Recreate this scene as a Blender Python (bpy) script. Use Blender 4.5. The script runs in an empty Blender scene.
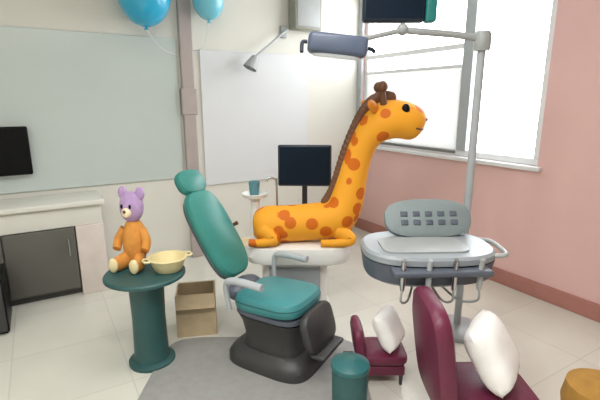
import bpy, bmesh, math, random
from mathutils import Vector, Matrix, Euler
random.seed(7)
R = math.radians
SC = bpy.context.scene
COL = SC.collection

# ------------------------------------------------------------------ camera, sky, light, exposure
cam_d = bpy.data.cameras.new('camera')
cam = bpy.data.objects.new('camera', cam_d)
COL.objects.link(cam)
cam.location = (-3.30, -4.13, 1.55)
cam.rotation_euler = (R(90 - 13), 0, R(-31.1))
cam_d.sensor_width = 36
cam_d.lens = 36 * 430 / 600
cam_d.clip_start = 0.02
SC.camera = cam

world = bpy.data.worlds.new('overcast_sky')
SC.world = world
world.use_nodes = True
wn = world.node_tree
bg = wn.nodes['Background']
bg.inputs['Color'].default_value = (0.93, 0.97, 1.0, 1)
bg.inputs['Strength'].default_value = 6.0

SC.view_settings.view_transform = 'Standard'
SC.view_settings.look = 'None'
SC.view_settings.gamma = 1
SC.view_settings.use_curve_mapping = False
SC.view_settings.exposure = 0.72
ADDED_LAMP_WATTS = 24

# ------------------------------------------------------------------ helpers
def lin(c):
    return tuple(((v / 255) / 12.92 if v / 255 <= 0.04045 else ((v / 255 + 0.055) / 1.055) ** 2.4) for v in c) + (1,)

def mat(name, rgb, rough=0.5, metal=0.0, noise=0.06, scale=8.0, bump=0.0, coat=0.0, emit=None, emit_s=0):
    m = bpy.data.materials.new(name)
    m.use_nodes = True
    nt = m.node_tree
    b = nt.nodes['Principled BSDF']
    b.inputs['Roughness'].default_value = rough
    b.inputs['Metallic'].default_value = metal
    b.inputs['Coat Weight'].default_value = coat
    tc = nt.nodes.new('ShaderNodeTexCoord')
    nz = nt.nodes.new('ShaderNodeTexNoise')
    nz.inputs['Scale'].default_value = scale
    nz.inputs['Detail'].default_value = 4
    nt.links.new(tc.outputs['Object'], nz.inputs['Vector'])
    cr = nt.nodes.new('ShaderNodeValToRGB')
    c = lin(rgb)
    lo = tuple(x * (1 - noise) for x in c[:3]) + (1,)
    hi = tuple(min(1, x * (1 + noise)) for x in c[:3]) + (1,)
    cr.color_ramp.elements[0].position = 0.3
    cr.color_ramp.elements[1].position = 0.7
    cr.color_ramp.elements[0].color = lo
    cr.color_ramp.elements[1].color = hi
    nt.links.new(nz.outputs['Fac'], cr.inputs['Fac'])
    nt.links.new(cr.outputs['Color'], b.inputs['Base Color'])
    if bump:
        bp = nt.nodes.new('ShaderNodeBump')
        bp.inputs['Strength'].default_value = bump
        bp.inputs['Distance'].default_value = 0.01
        n2 = nt.nodes.new('ShaderNodeTexNoise')
        n2.inputs['Scale'].default_value = scale * 12
        nt.links.new(tc.outputs['Object'], n2.inputs['Vector'])
        nt.links.new(n2.outputs['Fac'], bp.inputs['Height'])
        nt.links.new(bp.outputs['Normal'], b.inputs['Normal'])
    if emit:
        b.inputs['Emission Color'].default_value = lin(emit)
        b.inputs['Emission Strength'].default_value = emit_s
    return m

def tile_mat(name, a, b2, grout, size, rough):
    m = bpy.data.materials.new(name)
    m.use_nodes = True
    nt = m.node_tree
    b = nt.nodes['Principled BSDF']
    b.inputs['Roughness'].default_value = rough
    tc = nt.nodes.new('ShaderNodeTexCoord')
    br = nt.nodes.new('ShaderNodeTexBrick')
    br.offset = 0
    br.inputs['Scale'].default_value = 1
    br.inputs['Brick Width'].default_value = size
    br.inputs['Row Height'].default_value = size
    br.inputs['Mortar Size'].default_value = 0.004
    br.inputs['Color1'].default_value = lin(a)
    br.inputs['Color2'].default_value = lin(b2)
    br.inputs['Mortar'].default_value = lin(grout)
    nt.links.new(tc.outputs['Object'], br.inputs['Vector'])
    nz = nt.nodes.new('ShaderNodeTexNoise')
    nz.inputs['Scale'].default_value = 3
    nz.inputs['Detail'].default_value = 6
    nt.links.new(tc.outputs['Object'], nz.inputs['Vector'])
    mx = nt.nodes.new('ShaderNodeMix')
    mx.data_type = 'RGBA'
    mx.blend_type = 'MULTIPLY'
    mx.inputs[0].default_value = 0.12
    nt.links.new(br.outputs['Color'], mx.inputs[6])
    nt.links.new(nz.outputs['Fac'], mx.inputs[7])
    nt.links.new(mx.outputs[2], b.inputs['Base Color'])
    return m

def spot_mat(name, base, spot):
    m = bpy.data.materials.new(name)
    m.use_nodes = True
    nt = m.node_tree
    b = nt.nodes['Principled BSDF']
    b.inputs['Roughness'].default_value = 0.6
    b.inputs['Specular IOR Level'].default_value = 0.25
    tc = nt.nodes.new('ShaderNodeTexCoord')
    vo = nt.nodes.new('ShaderNodeTexVoronoi')
    vo.inputs['Scale'].default_value = 8.5
    nt.links.new(tc.outputs['Object'], vo.inputs['Vector'])
    cr = nt.nodes.new('ShaderNodeValToRGB')
    cr.color_ramp.elements[0].position = 0.34
    cr.color_ramp.elements[1].position = 0.38
    cr.color_ramp.elements[0].color = lin(spot)
    cr.color_ramp.elements[1].color = lin(base)
    nt.links.new(vo.outputs['Distance'], cr.inputs['Fac'])
    nt.links.new(cr.outputs['Color'], b.inputs['Base Color'])
    return m

def glass_mat(name):
    m = bpy.data.materials.new(name)
    m.use_nodes = True
    nt = m.node_tree
    nt.nodes.remove(nt.nodes['Principled BSDF'])
    out = nt.nodes['Material Output']
    tr = nt.nodes.new('ShaderNodeBsdfTransparent')
    gl = nt.nodes.new('ShaderNodeBsdfGlossy')
    gl.inputs['Roughness'].default_value = 0.02
    mx = nt.nodes.new('ShaderNodeMixShader')
    mx.inputs[0].default_value = 0.06
    nt.links.new(tr.outputs[0], mx.inputs[1])
    nt.links.new(gl.outputs[0], mx.inputs[2])
    nt.links.new(mx.outputs[0], out.inputs[0])
    return m

def sheer_mat(name, rgb):
    m = bpy.data.materials.new(name)
    m.use_nodes = True
    nt = m.node_tree
    nt.nodes.remove(nt.nodes['Principled BSDF'])
    out = nt.nodes['Material Output']
    tl = nt.nodes.new('ShaderNodeBsdfTranslucent')
    df = nt.nodes.new('ShaderNodeBsdfDiffuse')
    wv = nt.nodes.new('ShaderNodeTexWave')
    wv.inputs['Scale'].default_value = 60
    tl.inputs['Color'].default_value = lin(rgb)
    df.inputs['Color'].default_value = lin(rgb)
    tr = nt.nodes.new('ShaderNodeBsdfTransparent')
    mx = nt.nodes.new('ShaderNodeMixShader')
    mx.inputs[0].default_value = 0.35
    mx2 = nt.nodes.new('ShaderNodeMixShader')
    mx2.inputs[0].default_value = 0.15
    nt.links.new(tl.outputs[0], mx.inputs[1])
    nt.links.new(df.outputs[0], mx.inputs[2])
    nt.links.new(mx.outputs[0], mx2.inputs[1])
    nt.links.new(tr.outputs[0], mx2.inputs[2])
    nt.links.new(mx2.outputs[0], out.inputs[0])
    return m

def obj(name, bm, m, parent=None, loc=(0, 0, 0), rot=(0, 0, 0), smooth=True):
    me = bpy.data.meshes.new(name)
    bmesh.ops.recalc_face_normals(bm, faces=bm.faces)
    for f in bm.faces:
        f.smooth = smooth
    bm.to_mesh(me)
    bm.free()
    if smooth:
        me.set_sharp_from_angle(angle=R(38))
    me.materials.append(m)
    o = bpy.data.objects.new(name, me)
    COL.objects.link(o)
    o.location = loc
    o.rotation_euler = rot
    if parent:
        o.parent = parent
    return o

def tag(o, label, cat, group=None):
    o['label'] = label
    o['category'] = cat
    if group:
        o['group'] = group
    return o

def thing(name, label, cat, loc=(0, 0, 0), rz=0, group=None):
    o = bpy.data.objects.new(name, None)
    o.empty_display_size = 0.05
    COL.objects.link(o)
    o.location = loc
    o.rotation_euler = (0, 0, R(rz))
    return tag(o, label, cat, group)

def struct(name, bm, m, parent=None, **k):
    o = obj(name, bm, m, parent, smooth=False, **k)
    if not parent:
        o['kind'] = 'structure'
    return o

def box(bm, x0, x1, y0, y1, z0, z1, bev=0.0, seg=3, M=None):
    r = bmesh.ops.create_cube(bm, size=1)
    vs = r['verts']
    T = Matrix.Translation(((x0 + x1) / 2, (y0 + y1) / 2, (z0 + z1) / 2)) @ Matrix.Diagonal((x1 - x0, y1 - y0, z1 - z0, 1))
    bmesh.ops.transform(bm, matrix=T, verts=vs)
    if bev:
        es = list({e for v in vs for e in v.link_edges})
        r2 = bmesh.ops.bevel(bm, geom=es, offset=bev, segments=seg, affect='EDGES', profile=0.5)
        vs = list({v for f in r2['faces'] for v in f.verts} | {v for v in vs if v.is_valid})
    if M is not None:
        bmesh.ops.transform(bm, matrix=M, verts=vs)
    return bm

def B(*a, **k):
    return box(bmesh.new(), *a, **k)

def lathe(prof, n=40, bm=None, M=None):
    bm = bm or bmesh.new()
    rings = []
    allv = []
    for r, z in prof:
        if r < 1e-5:
            v = [bm.verts.new((0, 0, z))]
        else:
            v = [bm.verts.new((r * math.cos(2 * math.pi * i / n), r * math.sin(2 * math.pi * i / n), z)) for i in range(n)]
        rings.append(v)
        allv += v
    for a, b in zip(rings, rings[1:]):
        for i in range(n):
            j = (i + 1) % n
            if len(a) == 1 and len(b) == 1:
                continue
            if len(a) == 1:
                bm.faces.new((a[0], b[i], b[j]))
            elif len(b) == 1:
                bm.faces.new((a[i], a[j], b[0]))
            else:
                bm.faces.new((a[i], a[j], b[j], b[i]))
    if M is not None:
        bmesh.ops.transform(bm, matrix=M, verts=allv)
    return bm

def smooth_path(pts, per=8):
    pts = [Vector(p) for p in pts]
    out = []
    for i in range(len(pts) - 1):
        p0 = pts[max(i - 1, 0)]
        p1, p2 = pts[i], pts[i + 1]
        p3 = pts[min(i + 2, len(pts) - 1)]
        for k in range(per):
            t = k / per
            out.append(0.5 * ((2 * p1) + (-p0 + p2) * t + (2 * p0 - 5 * p1 + 4 * p2 - p3) * t * t + (-p0 + 3 * p1 - 3 * p2 + p3) * t ** 3))
    out.append(pts[-1])
    return out

def tube(pts, rad, n=14, bm=None, per=8, curved=True):
    """rad: number or list (one per control point); closed, capped tube"""
    bm = bm or bmesh.new()
    rs = rad if isinstance(rad, (list, tuple)) else [rad] * len(pts)
    if curved:
        P = smooth_path(pts, per)
        rr = smooth_path([(r, 0, 0) for r in rs], per)
        rr = [max(0.001, r.x) for r in rr]
    else:
        P = [Vector(p) for p in pts]
        rr = list(rs)
    up = Vector((0, 0, 1))
    t0 = (P[1] - P[0]).normalized()
    if abs(t0.dot(up)) > 0.95:
        up = Vector((0, 1, 0))
    side = t0.cross(up).normalized()
    rings = []
    for i, p in enumerate(P):
        t = (P[min(i + 1, len(P) - 1)] - P[max(i - 1, 0)]).normalized()
        side = (side - t * side.dot(t)).normalized()
        u = t.cross(side)
        rings.append([bm.verts.new(p + rr[i] * (math.cos(2 * math.pi * k / n) * side + math.sin(2 * math.pi * k / n) * u)) for k in range(n)])
    for a, b in zip(rings, rings[1:]):
        for i in range(n):
            j = (i + 1) % n
            bm.faces.new((a[i], a[j], b[j], b[i]))
    bm.faces.new(rings[0][::-1])
    bm.faces.new(rings[-1])
    return bm

def ball(rx, ry, rz, c=(0, 0, 0), bm=None, u=28, v=18, M=None):
    bm = bm or bmesh.new()
    r = bmesh.ops.create_uvsphere(bm, u_segments=u, v_segments=v, radius=1)
    T = Matrix.Translation(c) @ (M or Matrix.Identity(4)) @ Matrix.Diagonal((rx, ry, rz, 1))
    bmesh.ops.transform(bm, matrix=T, verts=r['verts'])
    return bm

def outline(a, b, e, n=64):
    out = []
    for i in range(n):
        t = 2 * math.pi * i / n
        c, s = math.cos(t), math.sin(t)
        out.append((a * math.copysign(abs(c) ** (2 / e), c), b * math.copysign(abs(s) ** (2 / e), s)))
    return out

def loft(layers, bm=None, M=None):
    """layers: (half length, half width, exponent, z, x shift, y shift) stacked and capped"""
    bm = bm or bmesh.new()
    rings = []
    for a, b, e, z, dx, dy in layers:
        rings.append([bm.verts.new((x + dx, y + dy, z)) for x, y in outline(a, b, e)])
    for p, q in zip(rings, rings[1:]):
        n = len(p)
        for i in range(n):
            bm.faces.new((p[i], p[(i + 1) % n], q[(i + 1) % n], q[i]))
    bm.faces.new(rings[0][::-1])
    bm.faces.new(rings[-1])
    if M is not None:
        bmesh.ops.transform(bm, matrix=M, verts=[v for r in rings for v in r])
    return bm

def skin(verts, edges, radii, root=0, sub=2):
    """one continuous body grown around a skeleton"""
    me = bpy.data.meshes.new('skeleton')
    me.from_pydata([Vector(v) for v in verts], edges, [])
    o = bpy.data.objects.new('skeleton', me)
    COL.objects.link(o)
    md = o.modifiers.new('skin', 'SKIN')
    md.use_smooth_shade = True
    md.branch_smoothing = 0.6
    for i, r in enumerate(radii):
        sv = me.skin_vertices[0].data[i]
        sv.radius = r if isinstance(r, tuple) else (r, r)
        sv.use_root = (i == root)
    sd = o.modifiers.new('sub', 'SUBSURF')
    sd.levels = sub
    dg = bpy.context.evaluated_depsgraph_get()
    dg.update()
    ev = o.evaluated_get(dg)
    bm = bmesh.new()
    bm.from_mesh(ev.to_mesh())
    ev.to_mesh_clear()
    bpy.data.objects.remove(o)
    bpy.data.meshes.remove(me)
    return bm

def pad(prof_len, width, thick, bm=None, M=None, e=4.0, seg=6):
    """a soft upholstered pad lying in its xy plane, rounded all round"""
    L = []
    for k in range(seg + 1):
        t = -1 + 2 * k / seg
        s = math.sqrt(max(0, 1 - abs(t) ** 2.6))
        ins = (1 - s) * thick * 0.55
        L.append((prof_len / 2 - ins, width / 2 - ins, e, t * thick / 2, 0, 0))
    return loft(L, bm, M)

def frame_M(p, ang_y, ang_z=0):
    return Matrix.Translation(p) @ Matrix.Rotation(ang_z, 4, 'Z') @ Matrix.Rotation(ang_y, 4, 'Y')

# ------------------------------------------------------------------ materials
M_floor = tile_mat('floor_tiles', (222, 220, 209), (217, 215, 204), (206, 204, 194), 0.6, 0.16)
M_cream = mat('cream_wall_paint', (218, 217, 208), 0.6, noise=0.02, scale=2)
M_ceil = mat('ceiling_paint', (236, 236, 232), 0.8, noise=0.02)
M_pink = mat('pink_wall_paint', (226, 186, 182), 0.5, noise=0.03, scale=2)
M_green_panel = mat('grey_green_glazed_panel', (192, 202, 198), 0.22, noise=0.02, scale=2)
M_white_panel = mat('white_glazed_panel', (214, 217, 219), 0.4, noise=0.02, scale=2)
M_skirt = mat('red_brown_skirting', (172, 118, 108), 0.35, noise=0.08)
M_post = mat('pinkish_grey_metal', (172, 162, 158), 0.35, noise=0.04)
M_white = mat('white_plastic', (236, 236, 232), 0.3, noise=0.02)
M_wframe = mat('white_window_frame', (226, 228, 230), 0.35, noise=0.02)
M_grey = mat('grey_plastic', (160, 164, 164), 0.4, noise=0.04)
M_lgrey = mat('light_grey_plastic', (172, 178, 182), 0.35, noise=0.03)
M_tray = mat('tray_grey_plastic', (148, 155, 160), 0.35, noise=0.03)
M_dgrey = mat('slate_grey_plastic', (86, 92, 104), 0.4, noise=0.05)
M_teal_mat = mat('grey_teal_silicone', (128, 140, 142), 0.55, noise=0.04)
M_olive = mat('olive_grey_plastic', (142, 143, 132), 0.5, noise=0.04)
M_char = mat('charcoal_metal', (58, 58, 58), 0.45, noise=0.1)
M_dark_cab = mat('dark_grey_laminate', (92, 91, 84), 0.5, noise=0.05, scale=3)
M_black = mat('black_plastic', (14, 14, 15), 0.45, noise=0.1)
M_screen = mat('dark_navy_screen', (12, 28, 44), 0.45, noise=0.15, scale=3)
M_bscreen = mat('black_screen', (8, 9, 11), .4)
for _m in (M_screen, M_black, M_bscreen):
    _m.node_tree.nodes['Principled BSDF'].inputs['Specular IOR Level'].default_value = 0.15
M_navy = mat('navy_grey_plastic', (84, 95, 116), 0.4, noise=0.08)
M_dnavy = mat('dark_navy_plastic', (24, 36, 50), 0.4, noise=0.08)
M_dteal = mat('dark_teal_paint', (44, 84, 84), 0.45, noise=0.08)
M_teal = mat('teal_vinyl', (50, 128, 120), 0.35, noise=0.06, bump=0.1)
M_teal_seat = mat('blue_teal_vinyl', (66, 138, 142), 0.35, noise=0.06, bump=0.1)
M_teal_leg = mat('deep_teal_vinyl', (38, 98, 100), 0.35, noise=0.06, bump=0.1)
M_chrome = mat('brushed_metal', (190, 192, 194), 0.25, metal=1.0, noise=0.04)
M_giraffe = spot_mat('giraffe_spotted_plastic', (238, 164, 46), (206, 104, 22))
M_orange = mat('orange_plastic', (226, 140, 40), 0.4, noise=0.06)
M_brown = mat('brown_plastic', (104, 66, 40), 0.5, noise=0.08)
M_cream_plastic = mat('cream_plastic', (242, 226, 190), 0.4, noise=0.03)
M_balloon = mat('cyan_balloon_rubber', (40, 172, 214), 0.22, noise=0.04, coat=0.4)
M_balloon2 = mat('pale_cyan_balloon_rubber', (118, 202, 222), 0.22, noise=0.04, coat=0.4)
M_ribbon = mat('white_ribbon', (225, 225, 225), 0.5)
M_lilac = mat('lilac_plush', (178, 150, 192), 0.9, noise=0.1, scale=30, bump=0.4)
M_oplush = mat('orange_plush', (214, 146, 66), 0.9, noise=0.1, scale=30, bump=0.4)
M_yellow = mat('pale_yellow_plastic', (226, 212, 164), 0.45, noise=0.05)
M_tan = mat('tan_cardboard', (192, 172, 140), 0.85, noise=0.08, scale=14)
M_maroon = mat('maroon_vinyl', (102, 32, 60), 0.45, noise=0.08, bump=0.1)
M_white_fab = mat('white_cotton', (246, 245, 242), 0.85, noise=0.03, scale=20, bump=0.2)
M_mustard = mat('mustard_fabric', (176, 132, 60), 0.85, noise=0.1, scale=20, bump=0.3)
M_rug = mat('grey_rubber_mat', (152, 152, 149), 0.7, noise=0.06, scale=20, bump=0.2)
M_cup = mat('blue_teal_plastic_cup', (96, 146, 156), 0.4, noise=0.05)
M_glass = glass_mat('window_glass')
M_sheer = sheer_mat('sheer_white_blind', (166, 164, 160))
M_lens = mat('lamp_lens', (216, 224, 232), 0.15, noise=0.02)
M_diff = mat('added_lamp_diffuser', (250, 250, 248), 0.4, emit=(255, 252, 248), emit_s=1.6)

# ------------------------------------------------------------------ the room (corner at the origin, room at x<0, y<0)
XL, YF, HC = -5.6, -6.4, 2.85
WY0, WY1, WZ0, WZ1 = -2.24, -0.07, 1.05, 2.62          # window opening in the right wall
struct('floor', B(XL - .12, .12, YF - .12, .12, -.1, 0), M_floor)
struct('ceiling', B(XL - .12, .12, YF - .12, .12, HC, HC + .1), M_ceil)
struct('wall_back', B(XL - .12, .12, 0, .12, 0, HC), M_cream)
struct('wall_left', B(XL - .12, XL, YF, 0, 0, HC), M_cream)
struct('wall_front', B(XL - .12, .12, YF - .12, YF, 0, HC), M_cream)
bm = B(0, .12, YF, WY0, 0, HC)
box(bm, 0, .12, WY1, 0, 0, HC)
box(bm, 0, .12, WY0, WY1, 0, WZ0)
box(bm, 0, .12, WY0, WY1, WZ1, HC)
struct('wall_right', bm, M_pink)
struct('baseboard_right', B(-.018, 0, YF, -.02, 0, .13, bev=.004), M_skirt)
struct('baseboard_back', B(-1.9, -.02, -.016, 0, 0, .10, bev=.004), M_cream_plastic)

# window with frame, mullion, sill, panes, half-drawn blind
win = bpy.data.objects.new('window_1', None)
COL.objects.link(win)
win['kind'] = 'structure'
bm = bmesh.new()
FW = .055
box(bm, .02, .09, WY0, WY1, WZ0, WZ0 + FW, bev=.006)
box(bm, .02, .09, WY0, WY1, WZ1 - FW, WZ1, bev=.006)
box(bm, .02, .09, WY0, WY0 + FW, WZ0 + FW, WZ1 - FW, bev=.006)
box(bm, .02, .09, WY1 - FW, WY1, WZ0 + FW, WZ1 - FW, bev=.006)
struct('window_frame', bm, M_wframe, win)
YM = -1.50
struct('mullion', B(.005, .095, YM - .055, YM + .055, WZ0 + FW, WZ1 - FW, bev=.006), M_lgrey, win)
struct('pane', B(.05, .056, WY0 + FW, YM - .055, WZ0 + FW, WZ1 - FW), M_glass, win)
struct('pane', B(.05, .056, YM + .055, WY1 - FW, WZ0 + FW, WZ1 - FW), M_glass, win)
struct('transom', B(.02, .09, YM + .055, WY1 - FW, 2.00, 2.05, bev=.005), M_wframe, win)
struct('window_sill', B(-.05, .02, WY0 - .04, WY1 + .04, WZ0 - .035, WZ0, bev=.006), M_wframe, win)
struct('sheer_blind', B(.012, .016, YM + .06, WY1 - FW, WZ0 + .02, 1.84), M_sheer, win)
struct('blind_rail', B(.006, .022, YM + .06, WY1 - FW, 1.84, 1.87, bev=.003), M_wframe, win)

# glazed panels on the back wall and the post between them
struct('trim_1', B(-4.6, -2.13, -.02, 0, .82, 2.10, bev=.006), M_green_panel)
struct('trim_2', B(-1.92, -.72, -.02, 0, .72, 2.02, bev=.006), M_white_panel)
bm = B(-2.11, -1.99, -.055, 0, 0, HC, bev=.012)
box(bm, -2.125, -1.975, -.065, 0, 1.42, 1.66, bev=.01)
struct('trim_3', bm, M_post)

struct('trim_4', B(-.03, -.0005, -.075, 0, WZ0 + .02, HC, bev=.006), M_lgrey)
# ceiling lamps added out of the picture, placed to brighten the room
def added_ceiling_lamp(x, y, label, share):
    t = thing('added_ceiling_lamp', label, 'added ceiling lamp', (x, y, HC), 0)
    bm = B(-.62, .62, -.17, -.15, -.05, 0)
    box(bm, -.62, .62, .15, .17, -.05, 0)
    box(bm, -.62, -.6, -.15, .15, -.05, 0)
    box(bm, .6, .62, -.15, .15, -.05, 0)
    obj('added_lamp_housing', bm, M_white, t, smooth=False)
    obj('diffuser', B(-.6, .6, -.15, .15, -.04, -.02), M_diff, t, smooth=False)
    ld = bpy.data.lights.new('added_ceiling_lamp_light', 'AREA')
    ld.shape = 'RECTANGLE'
    ld.size, ld.size_y = 1.2, .3
    ld.energy = ADDED_LAMP_WATTS * share
    ld.color = (1.0, .985, .96)
    lo = bpy.data.objects.new('added_ceiling_lamp_light', ld)
    COL.objects.link(lo)
    lo.location = (0, 0, -.06)
    lo.parent = t
added_ceiling_lamp(-2.5, -2.5, 'added unseen flat white ceiling lamp above the dental chair', .5)
added_ceiling_lamp(-4.3, -3.6, 'added unseen flat white ceiling lamp nearest the left wall', 1.0)
added_ceiling_lamp(-3.1, -3.9, 'added unseen flat white ceiling lamp in the middle of the room', .9)

# portal: samples the sky through the window opening
pl = bpy.data.lights.new('window_portal', 'AREA')
pl.shape = 'RECTANGLE'
pl.size, pl.size_y = WY1 - WY0, WZ1 - WZ0
pl.cycles.is_portal = True
po = bpy.data.objects.new('window_portal', pl)
COL.objects.link(po)
po.location = (.13, (WY0 + WY1) / 2, (WZ0 + WZ1) / 2)
po.rotation_euler = (R(90), 0, R(90))

# ------------------------------------------------------------------ large furniture
# counter along the back wall
t = thing('counter_cabinet', 'white topped counter with dark grey doors along the back wall, far left', 'cabinet', (-2.93, 0, 0))
obj('worktop', B(-1.75, .02, -.44, -.025, .74, .78, bev=.008), M_cream, t)
obj('fascia', B(-1.74, -.005, -.40, -.03, .58, .739, bev=.004), M_cream, t)
for i, x in enumerate((-1.74, -1.16, -.69)):
    x1 = (-1.17, -.70, -.215)[i]
    d = obj('door', B(x, x1, -.42, -.395, .07, .575, bev=.005), M_dark_cab, t)
    obj('handle', tube([(x1 - .05, -.445, .36), (x1 - .05, -.445, .50)], .007, curved=False), M_chrome, d)
obj('carcass', B(-1.74, -.21, -.39, -.03, .05, .579), M_dark_cab, t, smooth=False)
obj('side_panel', B(-.205, 0, -.42, -.03, 0, .579, bev=.005), mat('blush_white_laminate', (216, 205, 198), .4), t)
obj('plinth', B(-1.74, -.21, -.36, -.03, 0, .049), M_char, t, smooth=False)

def monitor(name, label, loc, rz, w, h, m_case, m_scr, foot):
    """flat screen on a stand; origin at the foot, screen centre at height foot"""
    t = thing(name, label, 'monitor', loc, rz)
    c = obj('casing', B(-w / 2, w / 2, -.02, .02, foot - h / 2, foot + h / 2, bev=.012), m_case, t)
    obj('screen', B(-w / 2 + .014, w / 2 - .014, -.0215, -.0195, foot - h / 2 + .014, foot + h / 2 - .014), m_scr, t, smooth=False)
    obj('stand_column', B(-.02, .02, .02, .045, .01, foot, bev=.006), m_case, t)
    obj('stand_base', loft([(.11, .075, 3, 0, 0, .02), (.11, .075, 3, .008, 0, .02), (.09, .06, 3, .014, 0, .02)]), m_case, t)
    return t
wm = thing('monitor', 'black flat monitor mounted on the back wall above the white counter', 'monitor', (-3.60, 0, 1.165), 0)
obj('casing', B(-.23, .23, -.115, -.07, -.19, .19, bev=.014), M_black, wm)
obj('screen', B(-.215, .215, -.1165, -.1145, -.172, .176), M_bscreen, wm, smooth=False)
obj('wall_bracket', B(-.08, .08, -.0699, -.0205, -.08, .08, bev=.004), M_black, wm)
t = thing('computer_tower', 'black computer tower on the floor in front of the dark counter doors', 'computer', (-3.72, -.66, 0), 0)
obj('case', B(-.10, .10, -.18, .17, .015, .40, bev=.01), M_black, t)
obj('front_panel', B(-.09, .09, -.192, -.181, .03, .39, bev=.004), M_char, t)
obj('power_button', lathe([(0, 0), (.009, 0), (.009, .004), (0, .004)], 16, M=Matrix.Translation((0, -.192, .35)) @ Matrix.Rotation(R(90), 4, 'X')), M_grey, t)
for sx in (-.075, .075):
    obj('foot', B(sx - .012, sx + .012, -.16, .15, 0, .016), M_black, t)

# grey mat under the dental chair
bm = loft([(.62, .52, 7, .0, 0, 0), (.62, .52, 7, .006, 0, 0), (.612, .512, 7, .009, 0, 0)])
tag(obj('floor_mat', bm, M_rug, None, (-2.43, -2.22, 0.0), (0, 0, R(-31.1))), 'grey rubber mat lying on the tiles under the dental chair', 'mat')

# dental chair: local x towards the feet
ch = thing('dental_chair', 'teal reclined dental chair on a dark base in the middle', 'dental chair', (-2.18, -2.02, .0095), -61)
bm = loft([(.28, .22, 4, 0, 0, 0), (.28, .22, 4, .05, 0, 0), (.26, .20, 4, .08, 0, 0), (.22, .17, 3.5, .11, 0, 0)])
obj('base_plate', bm, M_char, ch)
bm = loft([(.20, .16, 4, .10, 0, 0), (.18, .15, 4, .18, 0, 0), (.20, .16, 4, .26, 0, 0), (.22, .18, 4, .31, 0, 0)])
obj('lift_column', bm, M_char, ch)
bm = loft([(.20, .17, 4, .305, .0, 0), (.225, .19, 4, .325, 0, 0), (.225, .19, 4, .35, 0, 0)])
obj('seat_shell', bm, M_dgrey, ch)
st = obj('seat', pad(.46, .40, .12, M=frame_M((0, 0, .395), R(-3))), M_teal_seat, ch)
obj('piping', tube([(.225 * math.copysign(abs(math.cos(a)) ** .5, math.cos(a)), .196 * math.copysign(abs(math.sin(a)) ** .5, math.sin(a)), .405 + .225 * .05 * math.cos(a)) for a in [2 * math.pi * i / 32 for i in range(33)]], .006, n=8, per=2), M_teal_leg, st)
ang = math.atan2(.56, .38)
bm = pad(.60, .30, .09, M=frame_M((-.46, 0, .725), ang), e=3.2)
br = obj('backrest', bm, M_teal, ch)
obj('backrest_shell', pad(.58, .26, .05, M=frame_M((-.492, 0, .69), ang), e=3.4), M_dgrey, ch)
hr = obj('headrest', pad(.17, .22, .085, M=frame_M((-.66, 0, 1.03), ang), e=2.8), M_teal, ch)
for q in (-.04, .04):
    obj('headrest_bar', tube([(-.57, q, .88), (-.68, q, 1.02)], .008, curved=False), M_chrome, hr)
lr = obj('legrest', pad(.24, .32, .07, M=frame_M((.275, 0, .275), R(74)), e=4), M_char, ch)
obj('footplate', box(bmesh.new(), .29, .38, -.13, .13, .145, .17, bev=.01), M_char, lr)
for q in (-1, 1):
    obj('armrest', tube([(-.18, q * .235, .37), (-.19, q * .25, .52), (-.13, q * .25, .56), (.06, q * .25, .56)], [.015, .016, .022, .022]), M_lgrey, ch)
obj('hinge_cover', ball(.08, .14, .07, (-.25, 0, .40)), M_dgrey, ch)

# deep teal pedal bin in front of the chair
pb = thing('pedal_bin', 'deep teal pedal bin at the bottom edge, left of the tiny maroon chair', 'bin', (-2.19, -2.74, 0), -31.1)
obj('bucket', lathe([(0, .012), (.075, .012), (.078, .02), (.086, .345), (.083, .35), (0, .35)]), M_dteal, pb)
obj('lid', lathe([(0, .3505), (.089, .3505), (.091, .36), (.088, .372), (.05, .388), (0, .392)]), M_teal_leg, pb)
obj('foot_ring', lathe([(0, 0), (.083, 0), (.083, .0115), (0, .0115)]), M_black, pb)
obj('pedal', box(bmesh.new(), -.03, .03, -.13, -.07, .014, .024, bev=.004), M_chrome, pb)
obj('lid_hinge', box(bmesh.new(), -.025, .025, .078, .10, .31, .37, bev=.004), M_black, pb)

# giraffe shaped dental unit, local x to the right of the picture
gu = thing('dental_unit', 'white dental side unit carrying a spotted orange giraffe figure', 'dental unit', (-1.79, -1.594, 0), -31.1)
bm = loft([(.26, .17, 5, 0, -.02, .06), (.26, .17, 5, .06, -.02, .06), (.24, .155, 5, .08, -.02, .06), (.24, .155, 5, .40, -.02, .06), (.30, .20, 5, .43, 0, .06)])
obj('cabinet', bm, M_white, gu)
bm = loft([(.30, .20, 5, .43, 0, .06), (.36, .25, 4.5, .455, .0, .06), (.38, .26, 4.5, .50, .0, .06), (.36, .25, 4.5, .565, .02, .06), (.34, .23, 4.5, .575, .02, .06)])
obj('top_shell', bm, M_white, gu)
obj('cabinet_door', B(-.20, .16, -.107, -.097, .11, .42, bev=.006), M_lgrey, gu)
# giraffe: one continuous body, neck and head
V = [(-.02, -.02, .705), (-.20, -.02, .695), (-.325, -.02, .675), (.14, -.02, .72), (.29, -.02, .735), (.345, -.02, .86), (.375, -.02, 1.02),
     (.41, -.02, 1.18), (.46, -.02, 1.32), (.575, -.02, 1.44), (.73, -.02, 1.43), (.85, -.02, 1.36)]
E = [(0, 1), (1, 2), (0, 3), (3, 4), (4, 5), (5, 6), (6, 7), (7, 8), (8, 9), (9, 10), (10, 11)]
RD = [.14, .155, .125, .145, .16, .135, .11, .10, .105, .165, .14, .115]
g = obj('giraffe_body', skin(V, E, RD), M_giraffe, gu)
from mathutils.bvhtree import BVHTree
g_tree = BVHTree.FromPolygons([v.co for v in g.data.vertices], [p.vertices for p in g.data.polygons])
def on_giraffe(x, y, z, d):
    hit = g_tree.ray_cast(Vector((x, y, z)), Vector(d).normalized())[0]
    return hit or Vector((x, y, z))
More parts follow.
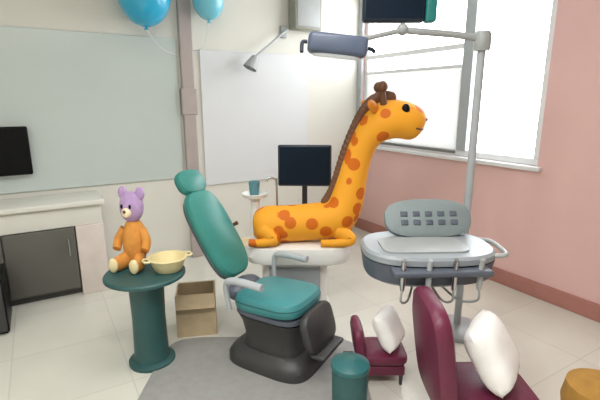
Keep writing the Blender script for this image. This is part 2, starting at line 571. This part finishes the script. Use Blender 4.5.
for s in (-1, 1):
    # folded legs resting on the shell
    obj('folded_leg', tube([(.27, -.02 + s * .09, .68), (.36, -.02 + s * .12, .625), (.28, -.02 + s * .135, .603), (.16, -.02 + s * .14, .602)], [.055, .045, .03, .026]), M_giraffe, g)
    obj('hind_leg', tube([(-.24, -.02 + s * .09, .69), (-.16, -.02 + s * .125, .63), (-.24, -.02 + s * .14, .605), (-.33, -.02 + s * .13, .602)], [.06, .048, .03, .026]), M_giraffe, g)
    top = on_giraffe(.575, -.02 + s * .05, 1.44, (-.1, s * .1, 1))
    hn = obj('horn', tube([top - Vector((0, 0, .02)), top + Vector((-.012, s * .01, .04)), top + Vector((-.016, s * .012, .085))], [.026, .019, .018]), M_brown, g)
    bm = ball(.034, .034, .036, tuple(top + Vector((-.017, s * .012, .10))))
    obj('horn_tip', bm, M_brown, hn)
    q = on_giraffe(.53, -.02, 1.46, (-.3, s, .4))
    bm = ball(.07, .018, .036, tuple(q + Vector((-.02, s * .035, .02))), M=Euler((0, R(25), R(-s * 50))).to_matrix().to_4x4())
    obj('ear', bm, M_orange, g)
    q = on_giraffe(.68, -.02, 1.45, (.15, s, .45))
    obj('eye', ball(.026, .018, .032, tuple(q)), M_black, g)
    q = on_giraffe(.70, -.02, 1.41, (1, s * .38, .12))
    obj('nostril', ball(.010, .009, .010, tuple(q)), M_brown, g)
mouth = []
for k in range(-6, 7):
    a = k / 6 * 1.15
    mouth.append(on_giraffe(.72, -.02, 1.39, (math.cos(a), math.sin(a), -.22 + .1 * (k / 6) ** 2)))
obj('mouth', tube(mouth, .006, n=8, per=2), M_brown, g)
bm = bmesh.new()
for p in smooth_path([(.20, -.02, .86), (.25, -.02, .95), (.285, -.02, 1.06), (.325, -.02, 1.2), (.375, -.02, 1.34), (.43, -.02, 1.46), (.49, -.02, 1.54), (.56, -.02, 1.575), (.62, -.02, 1.57)], 4):
    ball(.038, .022, .040, p, bm, u=12, v=8)
obj('mane', bm, M_brown, g)
bm = tube([(-.425, -.02, .71), (-.47, -.02, .68), (-.48, -.02, .63)], [.014, .011, .01])
ball(.022, .02, .035, (-.482, -.02, .605), bm)
obj('tail', bm, M_brown, g)
# rinse bowl behind the rump
bm = lathe([(0, .57), (.045, .57), (.04, .60), (.035, .82), (.05, .835), (.09, .85), (.10, .875), (.095, .878), (.085, .858), (.04, .845), (0, .843)])
bmesh.ops.transform(bm, matrix=Matrix.Translation((-.32, .20, .0)), verts=bm.verts)
cu = obj('rinse_bowl', bm, M_white, gu)
obj('water_spout', tube([(-.16, .24, .57), (-.16, .24, .93), (-.18, .235, .98), (-.22, .225, .985), (-.235, .22, .96)], .008), M_chrome, gu)

# ------------------------------------------------------------------ monitor behind the giraffe, cup on the rinse bowl
monitor('monitor', 'dark navy screen standing behind the giraffe body on the white unit', (-1.615, -1.405, .5755), -33, .40, .31, M_dnavy, M_screen, .50)

# delivery tray on its swing arm
tr = thing('instrument_tray', 'grey rounded dental instrument tray in front of the pink wall', 'instrument tray', (-1.60, -2.61, 0), -29)
bm = loft([(.20, .12, 3, .625, 0, .02), (.28, .185, 2.8, .64, 0, .01), (.325, .225, 2.8, .67, 0, 0), (.34, .24, 2.8, .765, 0, 0)])
obj('tray_underside', bm, M_dgrey, tr)
bm = loft([(.33, .23, 2.8, .7655, 0, 0), (.34, .24, 2.8, .772, 0, 0), (.34, .24, 2.8, .80, 0, 0), (.327, .227, 2.8, .812, 0, 0), (.30, .20, 2.8, .808, 0, 0)])
obj('tray_top', bm, M_tray, tr)
mt = obj('silicone_mat', loft([(.22, .12, 6, .8085, -.03, -.03), (.22, .12, 6, .816, -.03, -.03)]), M_grey, tr)
Mx = Matrix.Translation((0.06, .18, .895)) @ Matrix.Rotation(R(-32), 4, 'X')
cp = obj('control_panel', loft([(.22, .09, 2.8, -.03, 0, 0), (.245, .112, 2.8, -.018, 0, 0), (.245, .112, 2.8, .018, 0, 0), (.22, .09, 2.8, .03, 0, 0)], M=Mx @ Matrix.Rotation(R(90), 4, 'X')), M_teal_mat, tr)
bm = bmesh.new()
for i in range(5):
    for j in range(2):
        box(bm, -.16 + i * .07, -.12 + i * .07, -.035, -.0295, -.045 + j * .05, -.015 + j * .05, bev=.004, M=Mx)
obj('control_buttons', bm, M_dgrey, cp)
obj('handle_bar', tube([(.30, -.15, .79), (.355, -.16, .80), (.375, -.06, .80), (.37, .06, .80), (.31, .12, .79)], .012), M_grey, tr)
bm = B(-.24, .24, -.29, -.20, .735, .765, bev=.01)
hb = obj('holder_bracket', bm, M_dgrey, tr)
for i in range(4):
    x = -.19 + i * .125
    hp = obj('handpiece', tube([(x, -.275, .82), (x, -.265, .80), (x, -.258, .70), (x, -.258, .66)], [.009, .012, .014, .010]), (M_chrome, M_lgrey, M_chrome, M_grey)[i], tr)
    obj('hose', tube([(x, -.258, .665), (x, -.25, .60), (x * .7, -.17, .565), (x * .4, -.05, .60), (x * .3, .02, .66)], .006, n=8), M_grey, hp)
# arm to the pole
obj('swing_arm', tube([(0, .03, .635), (0, .05, .60), (.10, .20, .585), (.30, .40, .585), (.32, .46, .585)], [.03, .028, .025, .025, .025]), M_lgrey, tr)

# lamp pole: joint, arm, lamp head
px, py = -.975, -2.375
lp = thing('operating_lamp', 'navy grey operating lamp on a tall grey pole with long arms', 'dental lamp', (px, py, 0), -31.1)
obj('floor_base', lathe([(0, 0), (.17, 0), (.17, .025), (.15, .04), (.04, .055), (0, .055)]), M_lgrey, lp)
obj('pole', tube([(0, 0, .05), (0, 0, 1.86)], .024, n=20, curved=False), M_lgrey, lp)
bm = lathe([(0, 1.84), (.045, 1.84), (.05, 1.86), (.05, 1.93), (.04, 1.95), (0, 1.95)])
obj('joint', bm, M_grey, lp)
obj('collar', lathe([(.0245, .56), (.04, .56), (.04, .61), (.0245, .61)]), M_grey, lp)
obj('arm', tube([(0, 0, 1.905), (-.16, -.005, 1.93), (-.36, -.01, 1.945), (-.47, -.01, 1.955)], [.022, .02, .02, .02]), M_grey, lp)
obj('elbow', ball(.035, .035, .035, (-.48, -.01, 1.959)), M_grey, lp)
obj('fore_arm', tube([(-.48, -.01, 1.955), (-.60, -.05, 1.925), (-.72, -.09, 1.895)], [.016, .015, .015]), M_grey, lp)
hd = obj('lamp_head', box(bmesh.new(), -.17, .17, -.075, .075, -.065, .05, bev=.03, M=Matrix.Translation((-.87, -.11, 1.865)) @ Matrix.Rotation(R(6), 4, 'Y')), M_navy, lp)
obj('lens', loft([(.13, .05, 4, -.075, 0, 0), (.14, .058, 4, -.062, 0, 0)], M=Matrix.Translation((-.87, -.11, 1.865)) @ Matrix.Rotation(R(6), 4, 'Y')), M_lens, hd)
for s in (-1, 1):
    obj('grip', tube([(-.87 + s * .172, -.11, 1.86 - s * .018), (-.87 + s * .20, -.11, 1.855 - s * .02), (-.87 + s * .205, -.14, 1.82)], .011), M_dnavy, hd)

# dark overhead screen hung on the elbow of the arm
om = thing('overhead_monitor', 'dark navy overhead screen with a teal side edge, at the top of the lamp arm', 'monitor', (-1.405, -2.11, 1.9965), -31.1)
obj('casing', B(-.215, .15, -.04, .03, 0, .27, bev=.02), M_dnavy, om)
obj('screen', B(-.20, .135, -.0418, -.0395, .02, .25), M_screen, om, smooth=False)
obj('side_edge', B(.151, .215, -.045, .035, .0, .27, bev=.015), mat('teal_trim', (34, 120, 116), .4), om)
obj('bracket', tube([(0, 0, -.001), (0, 0, .02)], .02, curved=False), M_grey, om)

# ------------------------------------------------------------------ pedestal table and toys
tb = thing('pedestal_table', 'dark teal pedestal table left of the dental chair, holding toys', 'table', (-2.86, -1.65, 0), -31.1)
obj('tabletop', lathe([(0, .55), (.215, .55), (.228, .558), (.228, .572), (.22, .58), (0, .58)]), M_dteal, tb)
obj('pedestal', lathe([(0, .035), (.105, .035), (.10, .06), (.095, .30), (.10, .50), (.13, .549), (0, .549)]), M_dteal, tb)
obj('base', lathe([(0, 0), (.135, 0), (.135, .02), (.11, .034), (0, .034)]), M_dteal, tb)

pt = thing('plush_toy', 'plush toy with lilac head and orange body sitting on the teal table', 'toy', (-2.88, -1.53, .58), -40)
obj('body', ball(.085, .075, .125, (0, 0, .126)), M_oplush, pt)
pt.scale = (.84, .9, 1.2)
for s in (-1, 1):
    obj('leg', tube([(s * .045, -.03, .045), (s * .07, -.10, .038), (s * .075, -.145, .04)], [.042, .038, .03]), M_oplush, pt)
    obj('foot', ball(.034, .018, .036, (s * .075, -.158, .042)), M_yellow, pt)
    obj('arm', tube([(s * .065, -.01, .19), (s * .105, -.03, .14), (s * .105, -.06, .10)], [.03, .03, .028]), M_oplush, pt)
hd = obj('head', ball(.08, .072, .078, (0, -.005, .305)), M_lilac, pt)
for s in (-1, 1):
    obj('ear', ball(.033, .018, .033, (s * .065, .005, .372)), M_lilac, hd)
    obj('eye', ball(.009, .006, .011, (s * .03, -.074, .318)), M_black, hd)
obj('muzzle', ball(.034, .025, .025, (0, -.07, .288)), M_cream_plastic, hd)
obj('nose', ball(.011, .008, .008, (0, -.096, .296)), M_brown, hd)

bs = thing('toy_basin', 'pale yellow plastic basin beside the plush toy on the teal table', 'basin', (-2.735, -1.695, .58), 0)
obj('bowl', lathe([(0, 0), (.07, 0), (.078, .008), (.105, .075), (.113, .078), (.112, .083), (.101, .083), (.072, .012), (0, .010)]), M_yellow, bs)
for s in (-1, 1):
    obj('handle', tube([(s * .108, -.03, .076), (s * .135, -.022, .078), (s * .135, .022, .078), (s * .108, .03, .076)], .007), M_yellow, bs)

# cup on the rinse bowl
bm = lathe([(0, 0), (.03, 0), (.033, .004), (.043, .115), (.046, .118), (.044, .12), (.040, .117), (.030, .008), (0, .006)])
cx = -1.79 + .856 * -.325 + .517 * .20
cy = -1.594 - .517 * -.325 + .856 * .20
tag(obj('cup', bm, M_cup, None, (cx, cy, .8435)), 'small blue teal cup on the rinse bowl behind the giraffe rump', 'cup')

# tan box behind the chair
bx = thing('cardboard_box', 'open tan cardboard box on the floor between the teal table and chair', 'box', (-2.50, -1.42, 0), -20)
bm = B(-.13, .13, -.11, .11, 0, .012)
for a in ((-.13, .13, -.11, -.10), (-.13, .13, .10, .11), (-.13, -.12, -.10, .10), (.12, .13, -.10, .10)):
    box(bm, *a, .012, .30)
obj('carton', bm, M_tan, bx, smooth=False)
obj('flap', box(bmesh.new(), -.125, .125, -.09, 0, -.003, .003, M=Matrix.Translation((0, -.112, .298)) @ Matrix.Rotation(R(55), 4, 'X')), M_tan, bx, smooth=False)
obj('flap', box(bmesh.new(), -.125, .125, 0, .09, -.003, .003, M=Matrix.Translation((0, .112, .298)) @ Matrix.Rotation(R(-40), 4, 'X')), M_tan, bx, smooth=False)

# ------------------------------------------------------------------ maroon seats with white cushions, mustard pouf
def low_chair(label, loc, back):
    t = thing('armchair', label, 'chair', loc, -31.1)
    obj('seat', pad(.42, .38, .11, M=frame_M((.03, 0, .25), 0), e=5), M_maroon, t)
    obj('seat_frame', B(-.17, .21, -.17, .17, .10, .198, bev=.02), M_maroon, t)
    obj('backrest', pad(back, .40, .10, M=frame_M((-.215 + .02 * (back < .4), 0, .21 + back / 2), R(90 - 8)), e=4), M_maroon, t)
    for sx in (-.14, .18):
        for sy in (-.14, .14):
            obj('leg', lathe([(0, 0), (.014, 0), (.02, .099), (0, .099)], 16, M=Matrix.Translation((sx, sy, 0))), M_char, t)
    return t
low_chair('low maroon chair facing right under the grey tray, holding a large white cushion', (-1.715, -3.075, 0), .52)
low_chair('tiny maroon child chair right of the pedal bin, holding a small white cushion', (-1.775, -2.475, 0), .34).scale = (.62,) * 3
def cushion(label, loc, rot, s):
    bm = bmesh.new()
    n = 20
    g = {}
    for sd in (1, -1):
        for i in range(n + 1):
            for j in range(n + 1):
                u, v = -1 + 2 * i / n, -1 + 2 * j / n
                edge = i in (0, n) or j in (0, n)
                if edge and sd == -1:
                    continue
                h = ((1 - u ** 4) * (1 - v ** 4)) ** .5
                pin = 1 - .07 * (u * u + v * v - abs(u * v) * 1.2)
                g[sd, i, j] = bm.verts.new((u * pin * s, v * pin * s, sd * h * s * .5))
        for i in range(n):
            for j in range(n):
                q = [g.get((sd, a, b)) or g[1, a, b] for a, b in ((i, j), (i + 1, j), (i + 1, j + 1), (i, j + 1))]
                bm.faces.new(q if sd == 1 else q[::-1])
    return tag(obj('cushion', bm, M_white_fab, None, loc, rot), label, 'cushion')
cushion('plump white cushion leaning on the backrest of the maroon armchair', (-1.675, -3.10, .462), (0, R(58), R(-64)), .152)

cushion('small plump white cushion upright on the tiny maroon child chair', (-1.735, -2.505, .303), (0, R(62), R(-62)), .11)

pf = thing('pouf', 'mustard yellow pouf on the floor at the lower right corner', 'pouf', (-1.12, -3.33, 0), 0)
obj('seat', loft([(.12, .12, 2, 0, 0, 0), (.15, .15, 2, .03, 0, 0), (.165, .165, 2, .12, 0, 0), (.15, .15, 2, .21, 0, 0), (.10, .10, 2, .24, 0, 0), (.02, .02, 2, .245, 0, 0)]), M_mustard, pf)
obj('button', ball(.02, .02, .008, (0, 0, .246)), M_mustard, pf)

# ------------------------------------------------------------------ balloons, wall speaker, wall lamp
def balloon(label, loc, r, m, tie):
    t = thing('balloon', label, 'balloon', loc, 0, 'blue balloons')
    bm = bmesh.new()
    prof = []
    for k in range(25):
        a = -math.pi / 2 + math.pi * k / 24
        rr = r * math.cos(a)
        z = r * (1.08 * math.sin(a) if a > 0 else 1.28 * math.sin(a))
        prof.append((rr if k not in (0, 24) else 0, z))
    obj('skin', lathe(prof, 36), m, t)
    obj('knot', lathe([(0, -1.265 * r), (.008, -1.27 * r), (.02, -1.27 * r - .022), (0, -1.27 * r - .02)], 16), m, t)
    e = Vector(tie) - Vector(loc)
    obj('ribbon', tube([(0, 0, -1.27 * r - .02), (e.x * .4, e.y * .4, e.z * .6 - .14), tuple(e)], .003, n=6), M_ribbon, t)
balloon('large cyan balloon left of the grey post at the top', (-2.43, -.22, 2.42), .215, M_balloon, (-2.113, -.02, 1.95))
balloon('pale cyan balloon right of the grey post at the top', (-1.87, -.18, 2.43), .14, M_balloon2, (-1.987, -.02, 2.0))

ws = thing('wall_speaker', 'olive grey speaker box on the back wall near the corner', 'speaker', (-.80, 0, 2.26), 0)
obj('cabinet', B(-.16, .16, -.16, -.02, 0, .46, bev=.012), M_olive, ws)
obj('grille', B(-.135, .135, -.166, -.159, .03, .43, bev=.003), M_grey, ws)
obj('wall_bracket', B(-.05, .05, -.02, 0, .12, .34), M_char, ws)

wl = thing('wall_lamp', 'small grey lamp head on a slanting arm fixed to the white back wall', 'lamp', (-1.02, 0, 2.24), 0)
obj('wall_plate', B(-.035, .035, -.035, -.0005, -.06, .06, bev=.008), M_grey, wl)
obj('arm', tube([(0, -.03, 0), (-.04, -.10, -.02), (-.38, -.14, -.27)], [.011, .011, .01]), M_lgrey, wl)
bm = lathe([(0, .07), (.025, .07), (.035, .05), (.07, -.06), (.066, -.06), (.03, .045), (0, .06)], 28)
bmesh.ops.transform(bm, matrix=Matrix.Translation((-.42, -.15, -.33)) @ Matrix.Rotation(R(28), 4, 'Y'), verts=bm.verts)
obj('shade', bm, M_grey, wl)
